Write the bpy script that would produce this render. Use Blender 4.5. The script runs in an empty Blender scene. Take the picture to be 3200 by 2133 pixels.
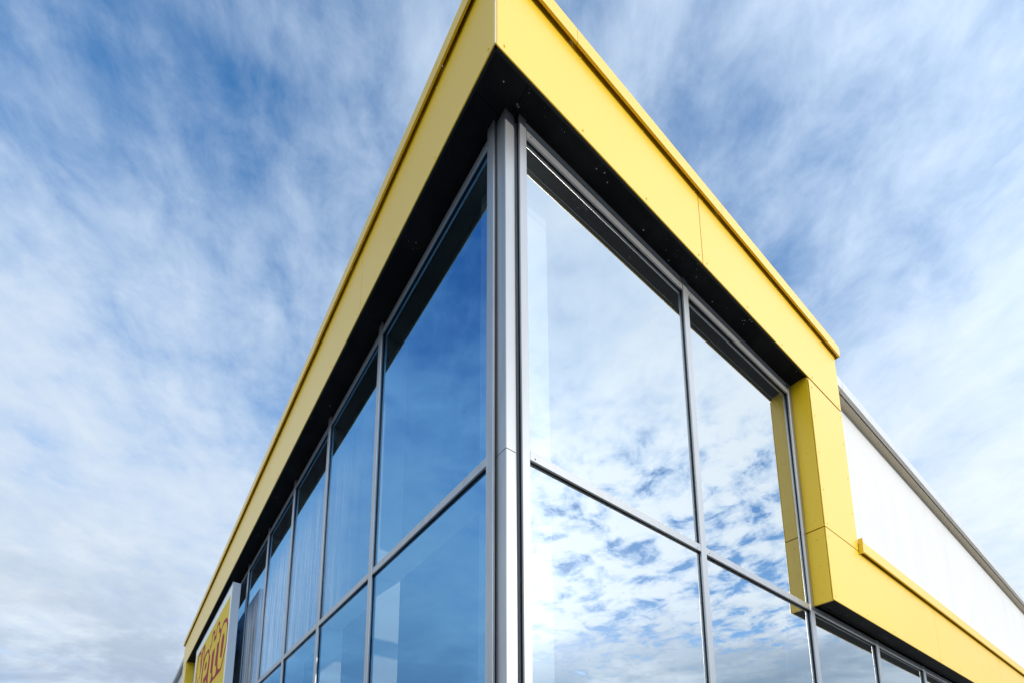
import bpy, bmesh, math, random
from mathutils import Vector, Matrix
from mathutils.geometry import tessellate_polygon
random.seed(7)
C = bpy.context.scene.collection
scn = bpy.context.scene
R = math.radians

# ------------------------------------------------------------------ camera
YAW, PITCH, ROLL = 0.967232437, 0.170441391, 0.00879546067
F = Vector((math.cos(YAW)*math.cos(PITCH), math.sin(YAW)*math.cos(PITCH), math.sin(PITCH)))
R0 = Vector((math.sin(YAW), -math.cos(YAW), 0)); U0 = R0.cross(F)
RT = math.cos(ROLL)*R0 + math.sin(ROLL)*U0
UP = -math.sin(ROLL)*R0 + math.cos(ROLL)*U0
cd = bpy.data.cameras.new('camera'); cam = bpy.data.objects.new('camera', cd); C.objects.link(cam)
m = Matrix((RT, UP, -F)).transposed().to_4x4()
m.translation = Vector((-1.99717, -2.50516, 1.6))
cam.matrix_world = m
cd.sensor_width = 36; cd.lens = 1650.07/3200*36
cd.shift_x = (1600-1470.96)/3200; cd.shift_y = (2330.84-1066.5)/3200
cd.clip_start = .05; cd.clip_end = 4000
scn.camera = cam

# ------------------------------------------------------------------ sky, sun, exposure
SUN = Vector((.40, -1.0, .38)).normalized()
SUN_EL = math.asin(SUN.z); SUN_AZ = math.atan2(SUN.x, SUN.y)     # rotation clockwise from +Y
w = bpy.data.worlds.new('World'); scn.world = w; w.use_nodes = True
nt = w.node_tree; nt.nodes.clear()
class G:
    """small helper that strings nodes together"""
    def __init__(s, nt): s.nt = nt
    def n(s, t, **k):
        o = s.nt.nodes.new(t)
        for a, b in k.items(): setattr(o, a, b)
        return o
    def put(s, sock, v):
        if hasattr(v, 'is_output') or isinstance(v, bpy.types.NodeSocket): s.nt.links.new(v, sock)
        else: sock.default_value = v
    def m(s, op, a, b=0.0, c=0.0, clamp=False):
        o = s.n('ShaderNodeMath', operation=op, use_clamp=clamp)
        s.put(o.inputs[0], a); s.put(o.inputs[1], b); s.put(o.inputs[2], c)
        return o.outputs[0]
    def vm(s, op, a, b=(0, 0, 0)):
        o = s.n('ShaderNodeVectorMath', operation=op)
        s.put(o.inputs[0], a); s.put(o.inputs[1], b)
        return o.outputs['Value'] if op in ('DOT_PRODUCT', 'LENGTH') else o.outputs[0]
    def comb(s, x, y, z=0.0):
        o = s.n('ShaderNodeCombineXYZ')
        s.put(o.inputs[0], x); s.put(o.inputs[1], y); s.put(o.inputs[2], z); return o.outputs[0]
    def sep(s, v):
        o = s.n('ShaderNodeSeparateXYZ'); s.put(o.inputs[0], v); return o.outputs
    def noise(s, v, scale, detail=6, rough=.55, dist=0., lac=2.):
        o = s.n('ShaderNodeTexNoise'); s.put(o.inputs['Vector'], v)
        o.inputs['Scale'].default_value = scale; o.inputs['Detail'].default_value = detail
        o.inputs['Roughness'].default_value = rough; o.inputs['Distortion'].default_value = dist
        o.inputs['Lacunarity'].default_value = lac
        return o.outputs['Fac']
    def ss(s, v, a, b, lo=0., hi=1.):
        o = s.n('ShaderNodeMapRange', interpolation_type='SMOOTHSTEP'); s.put(o.inputs[0], v)
        for i, q in enumerate((a, b, lo, hi)): o.inputs[i+1].default_value = q
        return o.outputs[0]
    def mix(s, f, a, b):
        o = s.n('ShaderNodeMix', data_type='RGBA')
        s.put(o.inputs[0], f)
        for i, q in ((6, a), (7, b)):
            if isinstance(q, tuple): q = (*q, 1.) if len(q) == 3 else q
            s.put(o.inputs[i], q)
        return o.outputs[2]
g = G(nt)
tc = g.n('ShaderNodeTexCoord'); D = g.vm('NORMALIZE', tc.outputs['Generated'])
dx, dy, dz = g.sep(D)
zc = g.m('ADD', g.m('MAXIMUM', dz, .0), .10)
px = g.m('DIVIDE', dx, zc); py = g.m('DIVIDE', dy, zc)
ca, sa = math.cos(R(62)), math.sin(R(62))
u_ = g.m('ADD', g.m('MULTIPLY', px, ca), g.m('MULTIPLY', py, sa))       # along the cloud streets
v_ = g.m('SUBTRACT', g.m('MULTIPLY', py, ca), g.m('MULTIPLY', px, sa))
def lobe(vec, p, k):            # soft lobe of the sky around a direction
    d = g.m('MAXIMUM', g.vm('DOT_PRODUCT', D, tuple(Vector(vec).normalized())), 0.)
    return g.m('MULTIPLY', g.m('POWER', d, p), k)
streak = g.noise(g.comb(g.m('MULTIPLY', u_, .62), g.m('MULTIPLY', v_, 1.2), 3.1), 1.5, 9, .58, .9)
wisp = g.noise(g.comb(g.m('MULTIPLY', u_, 1.1), g.m('MULTIPLY', v_, 1.4), 8.3), 4.2, 8, .62, .5)
puff = g.noise(g.comb(px, py, 1.7), 10.5, 8, .62, .3)
big = g.noise(g.comb(px, py, 5.2), .8, 3, .5, .2)
south = g.ss(dy, .0, -.35)                                           # towards the sun: puffier, more broken
low = g.ss(dz, .70, .25)
mack = g.m('MULTIPLY', south, g.ss(dz, .74, .54))                    # broken mackerel cloud below a milky veil
veil = g.m('MULTIPLY', south, g.ss(dz, .54, .74))
bank = g.m('MULTIPLY', south, g.ss(dz, .36, .22))
cov = g.m('ADD', g.m('MULTIPLY', streak, .50), .03)
cov = g.m('ADD', cov, g.m('MULTIPLY', wisp, .34))
cov = g.m('ADD', cov, g.m('MULTIPLY', big, .40))
cov = g.m('ADD', cov, g.m('MULTIPLY', g.m('SUBTRACT', puff, .5), g.m('ADD', .34, g.m('MULTIPLY', mack, .95))))
cov = g.m('ADD', cov, g.m('MULTIPLY', low, g.m('SUBTRACT', .20, g.m('MULTIPLY', mack, .19))))
cov = g.m('ADD', cov, g.m('ADD', g.m('MULTIPLY', veil, .12), g.m('MULTIPLY', bank, .25)))
cov = g.m('ADD', cov, g.m('ADD', g.m('MULTIPLY', south, .06), g.m('MULTIPLY', mack, .035)))
cov = g.m('SUBTRACT', cov, lobe((-.20, .56, .82), 60, .12))
cov = g.m('SUBTRACT', cov, lobe((-.42, .42, .80), 18, .16))
cov = g.m('SUBTRACT', cov, lobe((.66, .20, .74), 60, .10))
cov = g.m('ADD', cov, lobe((.83, .12, .50), 14, .13))
cov = g.m('ADD', cov, g.m('MULTIPLY', g.m('SUBTRACT', cov, .66), g.m('MULTIPLY', mack, 1.35)))
mask = g.ss(cov, .34, .77)
sky = g.n('ShaderNodeTexSky', sky_type='NISHITA'); sky.sun_disc = False
sky.sun_elevation = SUN_EL; sky.sun_rotation = SUN_AZ; sky.altitude = 20
sky.air_density = 1.0; sky.dust_density = .6; sky.ozone_density = 2.2
STR = .15
hs = g.n('ShaderNodeHueSaturation'); hs.inputs['Saturation'].default_value = 1.30; hs.inputs['Value'].default_value = 1.25
g.put(hs.inputs['Color'], sky.outputs[0])
thick = g.ss(cov, .62, 1.05)
glow = g.m('ADD', g.m('ADD', lobe(SUN, 2.0, 1.35), lobe(SUN, 9, .9)), lobe((-1, -.35, .25), 2.6, 2.3))  # last lobe: made-up bright western sky, added to lift the left facade
shade = g.noise(g.comb(px, py, 9.4), 1.5, 7, .58, .4)
lowgrey = g.m('MULTIPLY', g.ss(dz, .50, .22), g.ss(shade, .38, .60))
c_lit = g.mix(thick, (.40, .50, .64), (.57, .63, .69))
c_lit = g.mix(g.m('MULTIPLY', lowgrey, .85), c_lit, (.27, .34, .45))
c_lit = g.mix(g.m('MULTIPLY', bank, g.ss(shade, .30, .60, .45, .95)), c_lit, (.14, .22, .31))
amp = g.m('MULTIPLY', g.m('ADD', 1.0, g.m('MULTIPLY', glow, .85)), 1.0/STR)
cl = g.n('ShaderNodeVectorMath', operation='SCALE'); g.put(cl.inputs[0], c_lit); g.put(cl.inputs['Scale'], amp)
col = g.mix(mask, hs.outputs[0], cl.outputs[0])
bg = g.n('ShaderNodeBackground'); g.put(bg.inputs[0], col); bg.inputs[1].default_value = STR
out = g.n('ShaderNodeOutputWorld'); nt.links.new(bg.outputs[0], out.inputs[0])

sl = bpy.data.lights.new('sun', 'SUN'); so = bpy.data.objects.new('sun', sl); C.objects.link(so)
sl.energy = 2.15; sl.angle = R(.9); sl.color = (1.0, .93, .82)
so.rotation_euler = SUN.to_track_quat('Z', 'Y').to_euler(); so.location = SUN*60
scn.view_settings.view_transform = 'Standard'; scn.view_settings.look = 'None'
scn.view_settings.exposure = .5; scn.view_settings.gamma = 1
scn.render.engine = 'CYCLES'
scn.cycles.max_bounces = 8; scn.cycles.transparent_max_bounces = 16; scn.cycles.sample_clamp_indirect = 6

# ------------------------------------------------------------------ materials
def mat(name, base=(.5, .5, .5), rough=.5, metal=0., spec=.5, fn=None, coat=0.):
    mm = bpy.data.materials.new(name); mm.use_nodes = True
    t = mm.node_tree; b = t.nodes['Principled BSDF']
    b.inputs['Base Color'].default_value = (*base, 1); b.inputs['Roughness'].default_value = rough
    b.inputs['Metallic'].default_value = metal; b.inputs['Specular IOR Level'].default_value = spec
    b.inputs['Coat Weight'].default_value = coat; b.inputs['Coat Roughness'].default_value = .30
    if fn: fn(G(t), b)
    return mm
def objco(q):
    geo = q.n('ShaderNodeNewGeometry'); return geo.outputs['Position']
def bump(q, b, h, strength=.1, dist=.01):
    o = q.n('ShaderNodeBump'); o.inputs['Strength'].default_value = strength; o.inputs['Distance'].default_value = dist
    q.put(o.inputs['Height'], h); q.put(b.inputs['Normal'], o.outputs[0])
def stretch(q, P, sx, sy, sz):
    return q.vm('MULTIPLY', P, (sx, sy, sz))
def yellow_fn(q, b):
    P = objco(q)
    rain = q.noise(stretch(q, P, 9, 9, .35), 1.0, 5, .6)
    dirt = q.noise(P, 1.3, 5, .6)
    f = q.m('ADD', q.m('MULTIPLY', q.ss(rain, .52, .75), .16), q.m('MULTIPLY', q.ss(dirt, .45, .8), .07))
    q.put(b.inputs['Base Color'], q.mix(f, (.78, .480, .003), (.73, .49, .045)))
    q.put(b.inputs['Roughness'], q.m('ADD', .34, q.m('MULTIPLY', dirt, .14)))
    bump(q, b, q.noise(P, .8, 2, .5), .10, .02)
YEL = mat('yellow_lacquered_panel', fn=yellow_fn, spec=.4, coat=.5)
CREAM = mat('sunlit_bare_edge', (.60, .48, .25), .5)  # pale raw edge, its sunlit look put into the colour
def alu_fn(q, b):
    P = objco(q)
    d = q.noise(stretch(q, P, 6, 6, .8), 1.5, 6, .6)
    q.put(b.inputs['Base Color'], q.mix(q.ss(d, .4, .75), (.38, .38, .38), (.32, .322, .325)))
    q.put(b.inputs['Roughness'], q.m('ADD', .26, q.m('MULTIPLY', d, .15)))
ALU = mat('silver_powder_coat', fn=alu_fn, metal=.72)
ALUD = mat('inner_frame_grey', (.30, .32, .34), .45)
BLK = mat('black_rubber', (.010, .011, .013), .5, spec=.3)
JNT = mat('dark_cavity', (.008, .007, .005), .9, spec=0.)
def soffit_fn(q, b):
    P = objco(q); x, y, z = q.sep(P)
    s = .018
    hx = q.m('DIVIDE', x, s); hy = q.m('DIVIDE', y, s*.866)
    row = q.m('FLOOR', hy)
    off = q.m('MULTIPLY', q.m('MODULO', q.m('ABSOLUTE', row), 2.0), .5)
    fx = q.m('SUBTRACT', q.m('FRACT', q.m('ADD', q.m('ADD', hx, off), 400.)), .5)
    fy = q.m('MULTIPLY', q.m('SUBTRACT', q.m('FRACT', hy), .5), .866)
    r = q.m('SQRT', q.m('ADD', q.m('MULTIPLY', fx, fx), q.m('MULTIPLY', fy, fy)))
    hole = q.ss(r, .32, .24)
    vo = q.n('ShaderNodeTexVoronoi'); q.put(vo.inputs['Vector'], P); vo.inputs['Scale'].default_value = 30
    clus = q.m('MULTIPLY', q.ss(q.noise(P, 2.6, 3, .6), .55, .62), q.ss(y, 2.0, .5))
    rnd = q.sep(vo.outputs['Color'])[0]
    dot = q.m('MULTIPLY', q.m('MULTIPLY', q.m('LESS_THAN', vo.outputs['Distance'], .17), clus), q.m('GREATER_THAN', rnd, .45))
    rare = q.m('MULTIPLY', q.m('LESS_THAN', vo.outputs['Distance'], .2), q.m('GREATER_THAN', rnd, .985))
    dots = q.m('MAXIMUM', dot, rare)
    dusty = q.noise(P, 2.2, 4, .6)
    c = q.mix(q.ss(dusty, .4, .7), (.008, .0085, .010), (.017, .0175, .018))
    c = q.mix(hole, c, (.002, .002, .002))
    q.put(b.inputs['Base Color'], q.mix(dots, c, (.38, .39, .38)))
SOF = mat('black_perforated_sheet', fn=soffit_fn, rough=.6, spec=.06)
def wall_fn(q, b):
    P = objco(q)
    d = q.noise(stretch(q, P, 1.5, 1.5, .5), 1.2, 6, .6)
    q.put(b.inputs['Base Color'], q.mix(q.ss(d, .35, .8), (.60, .59, .575), (.55, .545, .53)))
    bump(q, b, q.noise(P, 60, 3, .5), .08, .004)
WALL = mat('white_render', fn=wall_fn, rough=.75)
def cop_fn(q, b):
    P = objco(q); d = q.noise(P, 3, 5, .6)
    q.put(b.inputs['Base Color'], q.mix(d, (.46, .46, .45), (.58, .57, .55)))
COP = mat('light_grey_zinc', fn=cop_fn, rough=.38, metal=.25)
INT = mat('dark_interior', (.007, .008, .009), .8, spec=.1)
INTW = mat('interior_white_paint', (.86, .86, .82), .7)
INTF = mat('interior_floor', (.06, .058, .055), .5)
SILV = mat('sign_frame_silver', (.52, .54, .56), .35, metal=.2)
def signy_fn(q, b):
    P = objco(q); x, y, z = q.sep(P)
    d = q.noise(P, 4, 4, .5)
    edge = q.m('MINIMUM', q.m('SUBTRACT', 6.62, z), q.m('MINIMUM', q.m('SUBTRACT', y, 8.58), q.m('SUBTRACT', 13.55, y)))
    e = q.ss(edge, .10, .16)
    q.put(b.inputs['Base Color'], q.mix(e, (.74, .75, .68), q.mix(d, (.70, .47, .025), (.63, .43, .03))))
SIGY = mat('sign_yellow_face', fn=signy_fn, rough=.6, spec=.15)
SIGR = mat('sign_red_vinyl', (.30, .012, .022), .6, spec=.1)
BLUE = mat('sign_blue_line', (.05, .05, .22), .5)
ROOF = mat('roof_felt', (.08, .08, .085), .9)
def asph_fn(q, b):
    P = objco(q)
    n1 = q.noise(P, 90, 4, .7); n2 = q.noise(P, .5, 5, .6)
    c = q.mix(n1, (.06, .06, .06), (.14, .137, .13)); c = q.mix(q.ss(n2, .4, .7, 0., .4), c, (.11, .105, .10))
    q.put(b.inputs['Base Color'], c); bump(q, b, n1, .5, .006)
ASPH = mat('asphalt', fn=asph_fn, rough=.9)
def slab_fn(q, b):
    P = objco(q); n = q.noise(P, 2.5, 6, .65); n2 = q.noise(P, 120, 3, .6)
    q.put(b.inputs['Base Color'], q.mix(n, (.36, .355, .34), (.46, .45, .43))); bump(q, b, n2, .3, .003)
SLAB = mat('concrete_slab', fn=slab_fn, rough=.85)
LINE = mat('white_road_paint', (.75, .75, .72), .7)

def glass_mat(name, refl, tint, streak=0., trans=(.95, .98, .965)):
    mm = bpy.data.materials.new(name); mm.use_nodes = True
    t = mm.node_tree; t.nodes.clear(); q = G(t)
    P = objco(q)
    gl = q.n('ShaderNodeBsdfGlossy'); gl.inputs['Roughness'].default_value = .0
    gl.inputs['Color'].default_value = (*tint, 1)
    bp = q.n('ShaderNodeBump'); bp.inputs['Strength'].default_value = .05; bp.inputs['Distance'].default_value = .05
    q.put(bp.inputs['Height'], q.noise(P, .7, 1, .4)); q.put(gl.inputs['Normal'], bp.outputs[0])
    tr = q.n('ShaderNodeBsdfTransparent'); tr.inputs['Color'].default_value = (*trans, 1)
    fr = q.n('ShaderNodeFresnel'); fr.inputs['IOR'].default_value = 1.5
    fac = q.m('ADD', refl, q.m('MULTIPLY', fr.outputs[0], 1-refl), clamp=True)
    ms = q.n('ShaderNodeMixShader'); q.put(ms.inputs[0], fac); t.links.new(tr.outputs[0], ms.inputs[1]); t.links.new(gl.outputs[0], ms.inputs[2])
    last = ms.outputs[0]
    df = q.n('ShaderNodeBsdfDiffuse'); df.inputs['Color'].default_value = (.72, .76, .80, 1)
    x, y, z = q.sep(P)
    if streak:
        far = q.ss(y, 1.6, 6.0, .03, 1.)
        s1 = q.noise(stretch(q, P, 9, 9, .45), 1.0, 8, .75, .6)
        s2 = q.noise(stretch(q, P, 60, 60, 1.1), 1.0, 5, .7, .3)
        drip = q.m('ADD', q.ss(s1, .38, .72, 0., .42), q.ss(s2, .52, .70, 0., .50))
        up = q.m('MULTIPLY', q.ss(z, 4.1, 4.35), q.ss(z, 6.7, 5.7, .03, 1.))
        f = q.m('MULTIPLY', q.m('MULTIPLY', q.m('ADD', .16, q.m('MULTIPLY', drip, 1.15)), far), q.m('MULTIPLY', up, streak), clamp=True)
    else:
        s3 = q.noise(P, 55, 2, .5); s4 = q.noise(P, 3.0, 3, .6)
        f = q.m('ADD', .008, q.m('MULTIPLY', q.ss(s3, .68, .78), q.ss(s4, .5, .7, 0., .25)))
    m2 = q.n('ShaderNodeMixShader'); q.put(m2.inputs[0], f); t.links.new(last, m2.inputs[1]); t.links.new(df.outputs[0], m2.inputs[2])
    o = q.n('ShaderNodeOutputMaterial'); t.links.new(m2.outputs[0], o.inputs[0])
    return mm
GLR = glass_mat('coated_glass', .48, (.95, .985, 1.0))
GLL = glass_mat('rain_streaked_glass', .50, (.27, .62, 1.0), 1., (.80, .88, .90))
mm = bpy.data.materials.new('clear_inner_glass'); mm.use_nodes = True; mm.node_tree.nodes.clear(); q = G(mm.node_tree)
tr = q.n('ShaderNodeBsdfTransparent'); tr.inputs[0].default_value = (.97, .99, .98, 1)
o = q.n('ShaderNodeOutputMaterial'); mm.node_tree.links.new(tr.outputs[0], o.inputs[0]); GLI = mm

# ------------------------------------------------------------------ helpers
cache = {}
def link(name, me, loc, parent=None, kind=None):
    o = bpy.data.objects.new(name, me); C.objects.link(o)
    if parent is not None:
        o.parent = parent
        pw = Vector((0, 0, 0)); p = parent
        while p is not None: pw += p.location; p = p.parent
        o.location = Vector(loc) - pw
    else: o.location = loc
    if kind: o['kind'] = kind
    return o
def box(name, x0, x1, y0, y1, z0, z1, m, parent=None, bev=.0, kind=None):
    s = (round(x1-x0, 4), round(y1-y0, 4), round(z1-z0, 4)); key = (s, m.name, bev, name)
    me = cache.get(key)
    if me is None:
        bm = bmesh.new(); bmesh.ops.create_cube(bm, size=1.)
        bmesh.ops.scale(bm, vec=s, verts=bm.verts)
        if bev: bmesh.ops.bevel(bm, geom=bm.edges[:], offset=bev, segments=1, affect='EDGES')
        me = bpy.data.meshes.new(name); bm.to_mesh(me); bm.free(); me.materials.append(m); cache[key] = me
    return link(name, me, ((x0+x1)/2, (y0+y1)/2, (z0+z1)/2), parent, kind)
def boxes(name, lst, mats, parent=None, loc=(0, 0, 0), kind=None, bev=0.):
    """several boxes as one mesh; lst of (x0,x1,y0,y1,z0,z1[,mat index])"""
    bm = bmesh.new(); L = Vector(loc)
    for b in lst:
        x0, x1, y0, y1, z0, z1 = b[:6]; mi = b[6] if len(b) > 6 else 0
        n0 = len(bm.faces)
        r = bmesh.ops.create_cube(bm, size=1.)
        bmesh.ops.scale(bm, vec=(x1-x0, y1-y0, z1-z0), verts=r['verts'])
        bmesh.ops.translate(bm, vec=Vector(((x0+x1)/2, (y0+y1)/2, (z0+z1)/2))-L, verts=r['verts'])
        for f in {f for v in r['verts'] for f in v.link_faces}: f.material_index = mi
    if bev: bmesh.ops.bevel(bm, geom=bm.edges[:], offset=bev, segments=1, affect='EDGES')
    me = bpy.data.meshes.new(name); bm.to_mesh(me); bm.free()
    for m_ in mats: me.materials.append(m_)
    return link(name, me, loc, parent, kind)
def prism(name, prof, axis, a, b, m, parent=None, skew=0., kind=None):
    """extrude a closed profile of (t, z) along axis ('x' or 'y') from a to b; z drops by skew per metre"""
    bm = bmesh.new(); n = len(prof); rings = []
    for c in (a, b):
        rings.append([bm.verts.new(((c, t, z-skew*(c-a)) if axis == 'x' else (t, c, z-skew*(c-a)))) for t, z in prof])
    for i in range(n):
        j = (i+1) % n; bm.faces.new((rings[0][i], rings[0][j], rings[1][j], rings[1][i]))
    bm.faces.new(rings[0][::-1]); bm.faces.new(rings[1])
    bmesh.ops.recalc_face_normals(bm, faces=bm.faces)
    ctr = sum((v.co for v in bm.verts), Vector())/len(bm.verts)
    bmesh.ops.translate(bm, vec=-ctr, verts=bm.verts)
    me = bpy.data.meshes.new(name); bm.to_mesh(me); bm.free(); me.materials.append(m)
    return link(name, me, ctr, parent, kind)
def rivets(pts, normal, m, parent, r=.011):
    """small raised domed screw heads on a panel, one joined mesh"""
    bm = bmesh.new(); N = Vector(normal); rot = N.to_track_quat('Z', 'Y').to_matrix().to_4x4()
    for p_ in pts:
        for rr, h, off in ((r, .003, .0015), (r*.55, .004, .004)):
            bmesh.ops.create_cone(bm, cap_ends=True, segments=10, radius1=rr, radius2=rr*.8, depth=h,
                                  matrix=Matrix.Translation(Vector(p_)+N*off) @ rot)
    ctr = Vector(pts[0]); bmesh.ops.translate(bm, vec=-ctr, verts=bm.verts)
    me = bpy.data.meshes.new('screw_heads'); bm.to_mesh(me); bm.free(); me.materials.append(m)
    return link('screw_heads', me, ctr, parent, 'stuff')
def empty(name, label, cat, loc=(0, 0, 0)):
    o = bpy.data.objects.new(name, None); C.objects.link(o); o.location = loc; o.empty_display_size = .3
    o['label'] = label; o['category'] = cat
    return o

# ------------------------------------------------------------------ ground
boxes('ground', [(-1500, 1500, -1500, 1500, -.6, -.05)], [ASPH], kind='structure')
pv = boxes('pavement', [(-3.2, 40, -3.2, .18, -.05, .02), (-3.2, .1, .18, 40, -.05, .02)], [SLAB], kind='structure')
kb = boxes('kerb', [(-3.35, 40, -3.35, -3.2, -.05, .035), (-3.35, -3.2, -3.2, 40, -.05, .035)], [SLAB], kind='structure')
boxes('parking_bay_lines', [(-2.0+2.6*i, -1.9+2.6*i, -9.2, -4.2, -.05, -.046) for i in range(15)]
      + [(-9.2, -4.2, 2+2.6*i, 2.1+2.6*i, -.05, -.046) for i in range(12)], [LINE], kind='structure')

# ------------------------------------------------------------------ building
B = empty('supermarket_building', 'supermarket corner clad in yellow panels over a two-storey glass facade, white hall behind', 'building')
XL, YR = -.25, -.20            # outer planes of the yellow cladding (left facade, right facade)
ZF, ZT = 7.24, 8.17            # bottom and top of the fascia
XE, XI = 5.56, 4.60            # outer and inner edge of the yellow column on the right facade
YE, YI = 17.64, 16.66          # the same on the left facade
ZL0, ZL1 = 4.31, 5.225         # the low yellow band
J = .005

def panel_r(x0, x1, z0, z1, name='fascia_panel'):
    p_ = box(name, x0+J, x1-J, YR, YR+.010, z0+J, z1-J, YEL, B, .0025)
    pts = []
    n = max(2, round((x1-x0)/.85)+1)
    for i in range(n):
        x = x0+.07+(x1-x0-.14)*i/(n-1)
        for z in (z0+.06, z1-.10): pts.append((x, YR, z))
    if z1-z0 > 1.5:
        for k in (1, 2, 3):
            for x in (x0+.07, x1-.07): pts.append((x, YR, z0+(z1-z0)*k/4))
    rivets(pts, (0, -1, 0), YEL, p_)
def panel_l(y0, y1, z0, z1, name='fascia_panel'):
    p_ = box(name, XL, XL+.010, y0+J, y1-J, z0+J, z1-J, YEL, B, .0025)
    pts = []
    n = max(2, round((y1-y0)/.85)+1)
    for i in range(n):
        y = y0+.07+(y1-y0-.14)*i/(n-1)
        for z in (z0+.06, z1-.10): pts.append((XL, y, z))
    rivets(pts, (-1, 0, 0), YEL, p_)
# right facade, upper band, column, low band
for a, b in ((XL+.016, 2.355), (2.355, XE)): panel_r(a, b, ZF, ZT)
panel_r(XI, XE, ZL1, ZF-.012, 'column_panel')
xs = [XI, 8.385, 12.2, 16.0, 19.8]
for i, (a, b) in enumerate(zip(xs, xs[1:])): panel_r(a, b, ZL0, ZL1, 'low_band_panel')
# left facade
ys = [YR+.007, 2.25, 5.60, 8.95, 12.3, 15.65, YE]
for a, b in zip(ys, ys[1:]): panel_l(a, b, ZF, ZT)
panel_l(YI, YE, 4.6, ZF-.012, 'column_panel'); panel_l(YI, YE, .05, 4.6, 'column_panel')
# dark carcass behind the panels
boxes('cladding_frame', [
    (XL+.034, XE-.01, YR+.034, .20, ZF+.06, 8.09), (XL+.034, .20, .20, YE-.01, ZF+.06, 8.09),
    (XI+.045, XE-.01, YR+.034, .049, ZL1, ZF+.06), (XI+.045, 19.8, YR+.034, .20, ZL0+.05, 5.19),
    (XL+.034, .2, YI+.045, YE-.01, .03, ZF+.06)], [JNT], B)
# yellow returns beside the glass
def ret(z0, z1):
    p_ = box('side_return_panel', XI, XI+.03, YR+.014, .012, z0, z1, YEL, B, .002)
    rivets([(XI, -.10, z0+.12+(z1-z0-.24)*k/2) for k in range(3)], (-1, 0, 0), YEL, p_)
ret(5.235, ZF+.03); ret(ZL0-.002, 5.222)
for z0, z1 in ((.05, 4.595), (4.605, ZF+.03)):
    p_ = box('side_return_panel', XL+.014, .012, YI, YI+.03, z0, z1, YEL, B, .002)
    rivets([(-.12, YI, z0+.12+(z1-z0-.24)*k/2) for k in range(3)], (0, -1, 0), YEL, p_)
# outer end caps of the cladding
box('end_panel', XE-.008, XE+.0, YR+.031, .05, ZL1+.01, ZT-.01, YEL, B)
box('end_panel', XL+.031, .05, YE-.008, YE, .05, ZT-.01, YEL, B)

# perforated soffits, laid in lengths
def soffit(x0, x1, y0, y1, z): box('soffit_panel', x0+.002, x1-.002, y0+.002, y1-.002, z, z+.012, SOF, B)
ZS = ZF+.022
soffit(XL+.03, .10, YR+.03, .10, ZS)
for a, b in ((.10, 2.35), (2.35, XI+.02)): soffit(a, b, YR+.03, .10, ZS)
for a, b in zip([.10]+ys[1:-1], ys[1:-1]+[YI+.02]): soffit(XL+.03, .10, a, b, ZS)
sx_ = [XI+.03, 7.7, 10.7, 13.7, 16.7, 19.8]
for a, b in zip(sx_, sx_[1:]): soffit(a, b, YR+.011, -.035, ZL0+.012)
box('soffit_angle', XI+.03, 19.8, -.034, -.030, ZL0-.004, ZL0+.05, BLK, B)
box('soffit_closure', XI+.03, 19.8, -.029, .034, ZL0+.03, ZL0+.05, JNT, B)
box('corner_trim', XL+.0005, XL+.017, YR+.0005, YR+.011, ZF+J, ZT-J, CREAM, B, .002)
box('soffit_lip', XL+.031, XI, YR+.0112, YR+.0298, ZF+.006, ZS-.001, BLK, B)
box('soffit_lip', XL+.0112, XL+.0298, YR+.0300, YI, ZF+.006, ZS-.001, BLK, B)

# yellow copings: folded sheet with a drip edge, open below
def coping_r(x0, x1, zt, zb):
    boxes('coping', [(x0+.002, x1-.002, YR-.046, YR-.042, zb, zt),
                     (x0+.002, x1-.002, YR-.0419, YR-.026, zb, zb+.004),
                     (x0+.002, x1-.002, YR-.0419, .34, zt-.004, zt)], [YEL], B, loc=((x0+x1)/2, YR-.04, zt))
def coping_l(y0, y1, zt, zb):
    boxes('coping', [(XL-.046, XL-.042, y0+.002, y1-.002, zb, zt),
                     (XL-.0419, XL-.026, y0+.002, y1-.002, zb, zb+.004),
                     (XL-.0419, .34, y0+.002, y1-.002, zt-.004, zt)], [YEL], B, loc=(XL-.04, (y0+y1)/2, zt))
ZC, ZCB = 8.238, 8.092
cx_ = [XL-.04, .577, 2.724, 4.87, XE+.055]
for a, b in zip(cx_, cx_[1:]): coping_r(a, b, ZC, ZCB)
cy_ = [YR-.04, .581, 2.63, 4.674, 6.72, 8.77, 10.81, 12.86, 14.9, YE+.05]
for a, b in zip(cy_, cy_[1:]): coping_l(a, b, ZC, ZCB)
box('coping_end_cap', XE+.049, XE+.053, YR-.041, .3, ZCB, ZC-.005, YEL, B)
box('coping_end_cap', XL-.041, .3, YE+.044, YE+.048, ZCB, ZC-.005, YEL, B)
clx = [XE+.006, 9.25, 12.877, 16.5, 19.8]
for a, b in zip(clx, clx[1:]):
    boxes('low_coping', [(a+.002, b-.002, YR-.046, YR-.042, 5.205, 5.345),
                         (a+.002, b-.002, YR-.0419, YR-.026, 5.205, 5.209),
                         (a+.002, b-.002, YR-.0419, .048, 5.341, 5.345)], [YEL], B, loc=((a+b)/2, YR-.04, 5.34))
box('coping_end_cap', XE-.004, XE+.004, YR-.05, YR-.002, 5.185, 5.30, YEL, B)
box('coping_end_cap', XE-.002, XE+.006, YR-.052, YR-.002, 5.304, 5.39, YEL, B)

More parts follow.
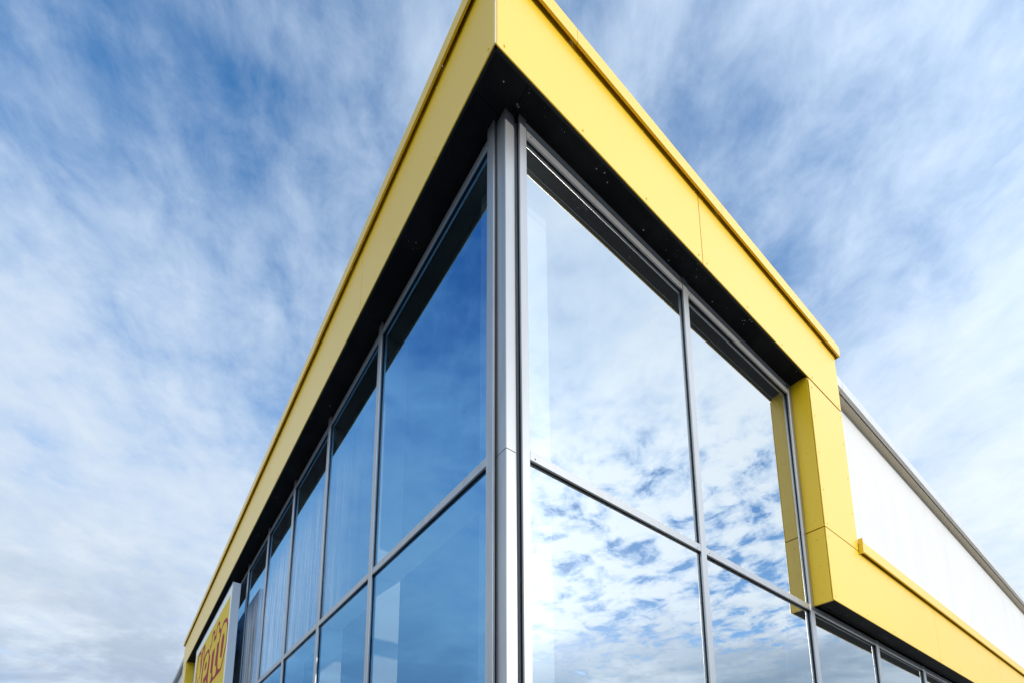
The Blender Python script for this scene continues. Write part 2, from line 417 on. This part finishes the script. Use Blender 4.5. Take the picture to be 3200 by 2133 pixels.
# ------------------------------------------------------------------ glazed walls
ZTR0, ZTR1 = 4.227, 4.299
GY = .030                                   # front of the glass
XM = [(.148, .218), (2.305, 2.390), (4.498, 4.590), (6.437, 6.520), (8.310, 8.393), (10.19, 10.275), (12.07, 12.155), (13.95, 14.035), (15.83, 15.915), (17.71, 17.795), (19.6, 19.685)]
YM = [(.148, .233), (2.203, 2.289), (3.825, 3.911), (5.424, 5.510), (7.039, 7.122), (8.685, 8.770), (10.30, 10.385), (11.92, 12.005), (13.54, 13.625), (15.12, 15.205), (16.57, 16.65)]
def mullion_r(x0, x1, zt):
    m_ = box('mullion', x0, x1, 0, .020, .12, zt, ALU, B, .003)
    boxes('gasket', [(x0+.006, x0+.016, .0202, GY+.002, .12, zt), (x1-.016, x1-.006, .0202, GY+.002, .12, zt), (x0+.0161, x1-.0161, .0202, .055, .12, zt)], [BLK], m_, loc=((x0+x1)/2, .03, 3))
    box('inner_profile', x0+.005, x1-.005, .062, .33, .12, zt, ALUD, m_, .002)
def mullion_l(y0, y1, zt):
    m_ = box('mullion', 0, .020, y0, y1, .12, zt, ALU, B, .003)
    boxes('gasket', [(.0202, GY+.002, y0+.006, y0+.016, .12, zt), (.0202, GY+.002, y1-.016, y1-.006, .12, zt), (.0202, .055, y0+.0161, y1-.0161, .12, zt)], [BLK], m_, loc=(.03, (y0+y1)/2, 3))
    box('inner_profile', .062, .33, y0+.005, y1-.005, .12, zt, INTW, m_, .002)
for x0, x1 in XM: mullion_r(x0, x1, ZS if x0 < 4.55 else ZL0-.004)
for y0, y1 in YM: mullion_l(y0, y1, ZS)
def rail_r(x0, x1, z0, z1, nm='transom'):
    m_ = box(nm, x0+.002, x1-.002, .004, .021, z0, z1, ALU, B, .003)
    boxes('gasket', [(x0+.002, x1-.002, .0212, GY+.002, z0+.006, z0+.016), (x0+.002, x1-.002, .0212, GY+.002, z1-.016, z1-.006), (x0+.002, x1-.002, .0212, .055, z0+.0161, z1-.0161)], [BLK], m_, loc=((x0+x1)/2, .03, z0))
    boxes('screws', [(xx-.004, xx+.004, .0015, .0038, (z0+z1)/2-.016, (z0+z1)/2-.008) for xx in (x0+.05, x1-.05)], [BLK], m_, loc=(x1, .003, z0), kind='stuff')
    box('inner_profile', x0+.002, x1-.002, .062, .30, z0+.005, z1-.005, ALUD, m_)
def rail_l(y0, y1, z0, z1, nm='transom'):
    m_ = box(nm, .004, .021, y0+.002, y1-.002, z0, z1, ALU, B, .003)
    boxes('gasket', [(.0212, GY+.002, y0+.002, y1-.002, z0+.006, z0+.016), (.0212, GY+.002, y0+.002, y1-.002, z1-.016, z1-.006), (.0212, .055, y0+.002, y1-.002, z0+.0161, z1-.0161)], [BLK], m_, loc=(.03, (y0+y1)/2, z0))
    box('inner_profile', .062, .30, y0+.002, y1-.002, z0+.005, z1-.005, INTW, m_)
def pane(x0, x1, y0, y1, z0, z1, m):
    """glazing unit: coated outer face, clear inner lite"""
    bm = bmesh.new(); bmesh.ops.create_cube(bm, size=1.)
    bmesh.ops.scale(bm, vec=(x1-x0, y1-y0, z1-z0), verts=bm.verts)
    right = (x1-x0) > (y1-y0)
    for f in bm.faces:
        n_ = f.normal; f.material_index = 0 if (n_.y < -.9 if right else n_.x < -.9) else 1
    me = bpy.data.meshes.new('glass_pane'); bm.to_mesh(me); bm.free(); me.materials.append(m); me.materials.append(GLI)
    o_ = link('glass_pane', me, ((x0+x1)/2, (y0+y1)/2, (z0+z1)/2), B)
    t1, t2 = R(random.uniform(-.16, .16)), R(random.uniform(-.12, .12))
    o_.rotation_euler = (t1, 0, t2) if right else (0, t1, t2)
ROWS = [(.20, 1.95), (2.02, ZTR0), (ZTR1, 7.104)]
for i in range(len(XM)-1):
    a, b = XM[i][1], XM[i+1][0]; tall = XM[i+1][0] < 4.55
    rail_r(a, b, ZTR0, ZTR1, 'transom' if tall else 'head_rail'); rail_r(a, b, 1.95, 2.02); rail_r(a, b, .12, .20, 'sill_rail')
    if tall:
        rail_r(a, b, 7.104, 7.20, 'head_rail')
        box('closure_strip', a+.002, b-.002, .012, .05, 7.201, ZS, ALUD, B)
    for z0, z1 in (ROWS if tall else ROWS[:2]):
        pane(a-.01, b+.01, GY, GY+.02, z0-.01, z1+.01, GLR)
for i in range(len(YM)-1):
    a, b = YM[i][1], YM[i+1][0]
    rail_l(a, b, ZTR0, ZTR1); rail_l(a, b, 1.95, 2.02); rail_l(a, b, .12, .20, 'sill_rail')
    rail_l(a, b, 7.104, 7.175, 'head_rail')
    box('closure_strip', .03, .05, a+.002, b-.002, 7.176, ZS, BLK, B)
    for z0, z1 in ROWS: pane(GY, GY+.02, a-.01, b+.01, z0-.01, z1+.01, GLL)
box('plinth', -.01, 19.8, .01, .2, -.05, .118, SLAB, B)
box('plinth', -.01, .2, .201, 16.66, -.05, .118, SLAB, B)

# corner post: two-sided folded cover with a butt joint, dark reveals beside it
def lprism(name, pts, z0, z1, m, parent, bev=.0):
    bm = bmesh.new()
    lo = [bm.verts.new((x, y, z0)) for x, y in pts]; hi = [bm.verts.new((x, y, z1)) for x, y in pts]
    n = len(pts)
    for i in range(n): bm.faces.new((lo[i], lo[(i+1) % n], hi[(i+1) % n], hi[i]))
    bm.faces.new(lo[::-1]); bm.faces.new(hi)
    bmesh.ops.recalc_face_normals(bm, faces=bm.faces)
    if bev: bmesh.ops.bevel(bm, geom=[e for e in bm.edges if abs(e.verts[0].co.z-e.verts[1].co.z) > .1], offset=bev, segments=2, affect='EDGES')
    c = Vector((pts[0][0], pts[0][1], z0)); bmesh.ops.translate(bm, vec=-c, verts=bm.verts)
    me = bpy.data.meshes.new(name); bm.to_mesh(me); bm.free(); me.materials.append(m)
    return link(name, me, c, parent)
Lp = [(.033, .040), (.122, .040), (.122, .060), (.053, .060), (.053, .155), (.033, .155)]
lprism('corner_post_cover', Lp, .12, 4.255, ALU, B, .003)
lprism('corner_post_cover', Lp, 4.261, ZS, ALU, B, .003)
boxes('corner_reveal', [(.058, .150, .066, .10, .12, ZS), (.066, .10, .101, .150, .12, ZS), (.123, .136, .048, .06, .12, ZS, 1)], [BLK, ALU], B, loc=(.08, .08, .12))

# ------------------------------------------------------------------ inside
boxes('interior_shell', [
    (.34, 19.8, .40, 17.6, -.04, .0, 1),
    (.11, 5.5, .11, 17.5, ZS+.03, ZS+.08, 0),
    (5.45, 5.5, .11, 17.5, 5.0, ZS+.03, 0),
    (5.51, 19.8, .11, 17.5, 4.9, 4.98, 0),
    (.34, 19.8, 17.52, 17.6, 0, ZS, 0),
    (19.75, 19.8, .3, 17.5, 0, 4.9, 0)], [INT, INTF], B)
box('sun_blocker', .60, 5.44, .90, .96, 5.041, 7.25, INT, B)  # added panel that keeps sun off the upper left inner profiles
box('sun_blocking_slab', 1.05, 19.0, .9, 17.4, 4.92, 5.04, INT, B)  # added slab, blocks sun from the upper part of the inner profiles
tb = box('shadow_bar', 1.02, 1.10, .5, 17.3, 4.62, 4.72, INT, B)  # added bar, drops a slanted shadow band on the inner profiles
box('corner_column', .17, .70, .30, .55, 0, ZS, mat('interior_grey_paint', (.34, .35, .35), .7), B)
box('reflected_line_strip', .25, 2.27, .10, .14, 6.985, 6.993, ALUD, B)  # added strips standing in for bright reflected lines below the head
box('reflected_line_strip', 2.42, 4.46, .10, .14, 6.985, 6.993, ALUD, B)

# ------------------------------------------------------------------ white hall behind
SK = .0281
def zz(x, z): return z - SK*(x-5.9)
bmh = bmesh.new()
def hall_wall():
    pr = [(5.47, zz(5.47, 7.94)), (36, zz(36, 7.94)), (36, 0), (19.81, 0), (19.81, 5.19), (5.47, 5.19)]
    bm = bmesh.new()
    a = [bm.verts.new((x, .05, z)) for x, z in pr]; b = [bm.verts.new((x, .30, z)) for x, z in pr]
    n = len(pr)
    for i in range(n): bm.faces.new((a[i], a[(i+1) % n], b[(i+1) % n], b[i]))
    bm.faces.new(a[::-1]); bm.faces.new(b); bmesh.ops.recalc_face_normals(bm, faces=bm.faces)
    me = bpy.data.meshes.new('white_wall'); bm.to_mesh(me); bm.free(); me.materials.append(WALL)
    link('white_wall', me, (0, 0, 0), B)
hall_wall()
# eaves: boxed soffit, front strip, and joints every 4.9 m
seg = [5.0, 6.06, 10.95, 15.85, 20.75, 25.65, 30.55, 36]
for a, b in zip(seg, seg[1:]):
    z = zz(a, 7.93)
    prism('eaves_fascia', [(-.095, z+.01), (-.095, z+.165), (.4, z+.185), (.4, z+.16), (-.080, z+.14), (-.080, z+.01)], 'x', a+.003, b-.003, COP, B, SK)
    prism('eaves_underside', [(-.078, z+.012), (-.078, z+.022), (-.050, z+.022), (-.050, z+.012)], 'x', a+.002, b-.002, COP, B, SK)
z = zz(5.47, 7.93)
prism('eaves_soffit', [(-.040, z), (-.040, z+.02), (.049, z+.02), (.049, z)], 'x', 5.47, 36, mat('eaves_soffit_cream', (.50, .45, .36), .7), B, SK)
prism('eaves_joint', [(-.0495, z+.03), (-.0495, z+.12), (-.0405, z+.12), (-.0405, z+.03)], 'x', 5.47, 36, JNT, B, SK)
prism('roof', [(.3, zz(5.5, 7.98)), (.3, zz(5.5, 8.05)), (40, zz(5.5, 8.05)), (40, zz(5.5, 7.98))], 'x', 5.52, 36, ROOF, B, SK)
box('tower_roof', .21, 5.5, .21, 17.5, 8.10, 8.16, ROOF, B)
# left side of the hall beyond the glazed part
box('white_wall', .05, .30, 17.5, 40, 0, 8.08, WALL, B)
box('eaves_fascia', -.10, .4, 17.65, 40, 8.09, 8.25, COP, B, .004)
box('eaves_soffit', -.04, .049, 17.65, 40, 8.07, 8.088, ALUD, B)
box('white_wall', .31, 36, 39.75, 40, 0, 7.1, WALL, B)
box('white_wall', 35.75, 36, .31, 39.74, 0, 7.0, WALL, B)

# ------------------------------------------------------------------ shop sign
SX, SY0, SY1, SZ0, SZ1 = -.30, 8.536, 13.62, 1.60, 6.70
S = empty('shop_sign', 'boxed yellow sign in a silver frame with tall red lettering, hung before the left windows', 'sign', (-.15, (SY0+SY1)/2, SZ0))
box('sign_box', SX+.006, -.151, SY0, SY1, SZ0, SZ1, SILV, S, .004)
fr = .030
boxes('sign_frame', [(SX-.004, SX+.0058, SY0, SY1, SZ1-fr, SZ1), (SX-.004, SX+.0058, SY0, SY1, SZ0, SZ0+fr),
                     (SX-.004, SX+.0058, SY0, SY0+fr, SZ0+fr, SZ1-fr), (SX-.004, SX+.0058, SY1-fr, SY1, SZ0+fr, SZ1-fr)], [SILV], S, loc=(SX, 11, 4))
boxes('sign_pinstripe', [(SX-.0055, SX-.0042, SY0+.008, SY1-.008, SZ1-.022, SZ1-.014), (SX-.0055, SX-.0042, SY1-.020, SY1-.013, SZ0+.03, SZ1-.03)], [BLUE], S, loc=(SX, 11, 4))
box('sign_face', SX, SX+.0055, SY0+fr, SY1-fr, SZ0+fr, SZ1-fr, SIGY, S)
boxes('sign_brackets', [(-.150, -.001, YM[k][0]+.02, YM[k][0]+.06, zz_, zz_+.06) for k in (6, 7) for zz_ in (2.2, 6.3)], [BLK], S, loc=(-.1, 11, 4))
boxes('sign_side_seam', [(SX+.06, SX+.064, SY0-.002, SY0-.0002, SZ0+.3, SZ1-.6)], [SILV], S, loc=(-.24, SY0, 4))
SG = {'body': [(9.546, 5.944),(9.495, 6.017),(9.415, 6.057),(9.269, 6.101),(9.104, 6.099),(8.927, 6.06),(8.841, 6.012),(8.767, 5.933),(8.71, 5.85),(8.699, 5.751),(8.705, 5.648),(8.702, 5.569),(8.715, 5.442),(8.736, 5.404),(8.817, 5.297),(8.897, 5.184),(8.966, 5.104),(9.041, 5.035),(9.078, 4.997),(9.203, 4.972),(9.433, 4.978),(9.609, 4.979),(9.849, 4.979),(10.075, 4.995),(10.264, 4.99),(10.567, 4.999),(10.757, 4.974),(10.582, 5.026),(10.526, 5.048),(10.444, 5.08),(10.404, 5.128),(10.384, 5.181),(10.388, 5.248),(10.603, 5.277),(10.592, 5.381),(10.589, 5.498),(10.566, 5.61),(10.543, 5.722),(10.494, 5.785),(10.301, 5.787),(10.217, 5.797),(10.235, 5.692),(10.237, 5.634),(10.259, 5.524),(10.263, 5.409),(10.266, 5.295),(10.25, 5.204),(10.164, 5.102),(10.077, 5.058),(9.976, 5.044),(9.818, 5.065),(9.753, 5.115),(9.76, 5.189),(9.786, 5.268),(9.953, 5.269),(9.987, 5.335),(9.984, 5.447),(9.944, 5.549),(9.922, 5.657),(9.933, 5.769),(9.883, 5.791),(9.716, 5.785),(9.639, 5.868),(9.653, 5.957),(9.694, 6.01),(9.869, 6.004),(9.845, 6.076),(9.815, 6.107),(9.852, 6.182),(9.864, 6.238),(9.933, 6.256),(10.073, 6.263),(10.116, 6.224),(10.137, 6.144),(10.14, 6.045),(10.141, 5.999),(10.347, 5.999),(10.472, 5.99),(10.465, 6.072),(10.482, 6.167),(10.477, 6.219),(10.54, 6.245),(10.688, 6.245),(10.722, 6.183),(10.724, 6.093),(10.759, 6.018),(10.814, 6.007),(10.872, 5.988),(10.943, 5.96),(10.986, 5.893),(11.005, 5.979),(11.004, 6.052),(10.931, 6.046),(10.806, 6.087),(10.815, 6.212),(10.81, 6.284),(10.714, 6.327),(10.478, 6.315),(10.428, 6.281),(10.384, 6.195),(10.386, 6.106),(10.222, 6.095),(10.201, 6.135),(10.202, 6.224),(10.151, 6.307),(10.041, 6.322),(9.842, 6.314),(9.785, 6.229),(9.762, 6.089),(9.656, 6.082),(9.564, 6.012)], 'hole': [(9.502, 5.913),(9.417, 6.002),(9.288, 6.025),(9.124, 6.024),(8.976, 5.992),(8.867, 5.925),(8.808, 5.851),(8.775, 5.777),(8.774, 5.671),(8.774, 5.592),(8.79, 5.465),(8.82, 5.429),(8.909, 5.324),(8.97, 5.216),(9.042, 5.151),(9.101, 5.104),(9.161, 5.057),(9.268, 5.048),(9.39, 5.064),(9.492, 5.096),(9.581, 5.158),(9.637, 5.239),(9.667, 5.358),(9.663, 5.468),(9.658, 5.579),(9.641, 5.68),(9.626, 5.751),(9.589, 5.824),(9.518, 5.857)], 'drop': [(9.094, 5.783),(9.235, 5.793),(9.31, 5.746),(9.34, 5.663),(9.358, 5.582),(9.358, 5.435),(9.374, 5.352),(9.298, 5.282),(9.194, 5.269),(9.15, 5.32),(9.113, 5.417),(9.074, 5.507),(9.056, 5.585),(9.046, 5.678),(9.068, 5.756)], 'e': [(11.191, 6.059),(11.081, 5.989),(11.02, 5.903),(10.946, 5.808),(10.835, 5.795),(10.845, 5.719),(10.848, 5.599),(10.871, 5.484),(10.893, 5.4),(10.895, 5.31),(10.898, 5.221),(10.832, 5.105),(10.722, 4.942),(10.964, 4.998),(11.078, 5.164),(11.163, 5.281),(11.318, 5.263),(11.419, 5.246),(11.472, 5.208),(11.618, 5.261),(11.671, 5.349),(11.647, 5.406),(11.442, 5.412),(11.263, 5.422),(11.173, 5.454),(11.107, 5.529),(11.076, 5.6),(11.054, 5.686),(11.051, 5.808),(11.092, 5.881),(11.214, 5.972),(11.301, 5.997),(11.486, 6.001),(11.621, 5.976),(11.723, 5.922),(11.802, 5.86),(11.873, 5.783),(11.897, 5.693),(11.898, 5.565),(11.914, 5.44),(11.952, 5.328),(12.046, 5.35),(12.064, 5.477),(12.063, 5.606),(12.062, 5.768),(12.023, 5.836),(11.975, 5.888),(11.899, 5.958),(11.823, 6.027),(11.689, 6.059),(11.454, 6.074),(11.232, 6.068)], 'edrop': [(11.387, 5.797),(11.565, 5.783),(11.598, 5.709),(11.636, 5.612),(11.439, 5.598),(11.333, 5.638),(11.327, 5.724)], 'n': [(11.956, 6.419),(11.862, 6.324),(11.868, 6.235),(11.869, 6.15),(11.912, 6.078),(11.922, 5.977),(11.961, 5.884),(12.007, 6.04),(11.978, 6.123),(11.977, 6.228),(11.99, 6.324),(12.139, 6.329),(12.179, 6.261),(12.228, 6.175),(12.268, 6.061),(12.254, 5.918),(12.319, 5.836),(12.344, 5.71),(12.34, 5.578),(12.429, 5.6),(12.413, 5.761),(12.438, 5.901),(12.487, 6.048),(12.512, 6.156),(12.558, 6.283),(12.619, 6.328),(12.853, 6.355),(12.944, 6.325),(12.965, 6.227),(12.997, 6.139),(13.023, 5.987),(13.049, 5.822),(13.039, 5.635),(13.048, 5.547),(13.156, 5.572),(13.168, 5.817),(13.115, 5.977),(13.088, 6.143),(13.089, 6.282),(13.046, 6.389),(12.928, 6.445),(12.578, 6.412),(12.512, 6.338),(12.476, 6.247),(12.432, 6.12),(12.397, 6.057),(12.367, 6.142),(12.376, 6.251),(12.351, 6.331),(12.311, 6.4),(12.105, 6.404)], 'nin': [(12.676, 5.708),(12.718, 5.637),(12.754, 5.518),(12.636, 5.49),(12.646, 5.62)]}
def letter(name, loops, off=.0022):
    vs = [[Vector((y, z, 0)) for y, z in lp] for lp in loops]
    tri = tessellate_polygon(vs); flat = [v for lp in vs for v in lp]
    bm = bmesh.new(); bv = [bm.verts.new((SX-off, v.x, v.y)) for v in flat]
    for t in tri:
        try: bm.faces.new([bv[i] for i in t])
        except ValueError: pass
    r = bmesh.ops.extrude_face_region(bm, geom=bm.faces[:])
    bmesh.ops.translate(bm, vec=(off-.0004, 0, 0), verts=[e for e in r['geom'] if isinstance(e, bmesh.types.BMVert)])
    bmesh.ops.recalc_face_normals(bm, faces=bm.faces)
    c = Vector((SX, flat[0].x, flat[0].y)); bmesh.ops.translate(bm, vec=-c, verts=bm.verts)
    me = bpy.data.meshes.new(name); bm.to_mesh(me); bm.free(); me.materials.append(SIGR)
    link(name, me, c, S)
letter('lettering', [SG['body'], SG['hole']]); letter('lettering', [SG['drop']], .0024)
letter('lettering', [SG['e']], .0026); letter('lettering', [SG['edrop']], .0024)
letter('lettering', [SG['n']], .0028); letter('lettering', [SG['nin']], .0024)
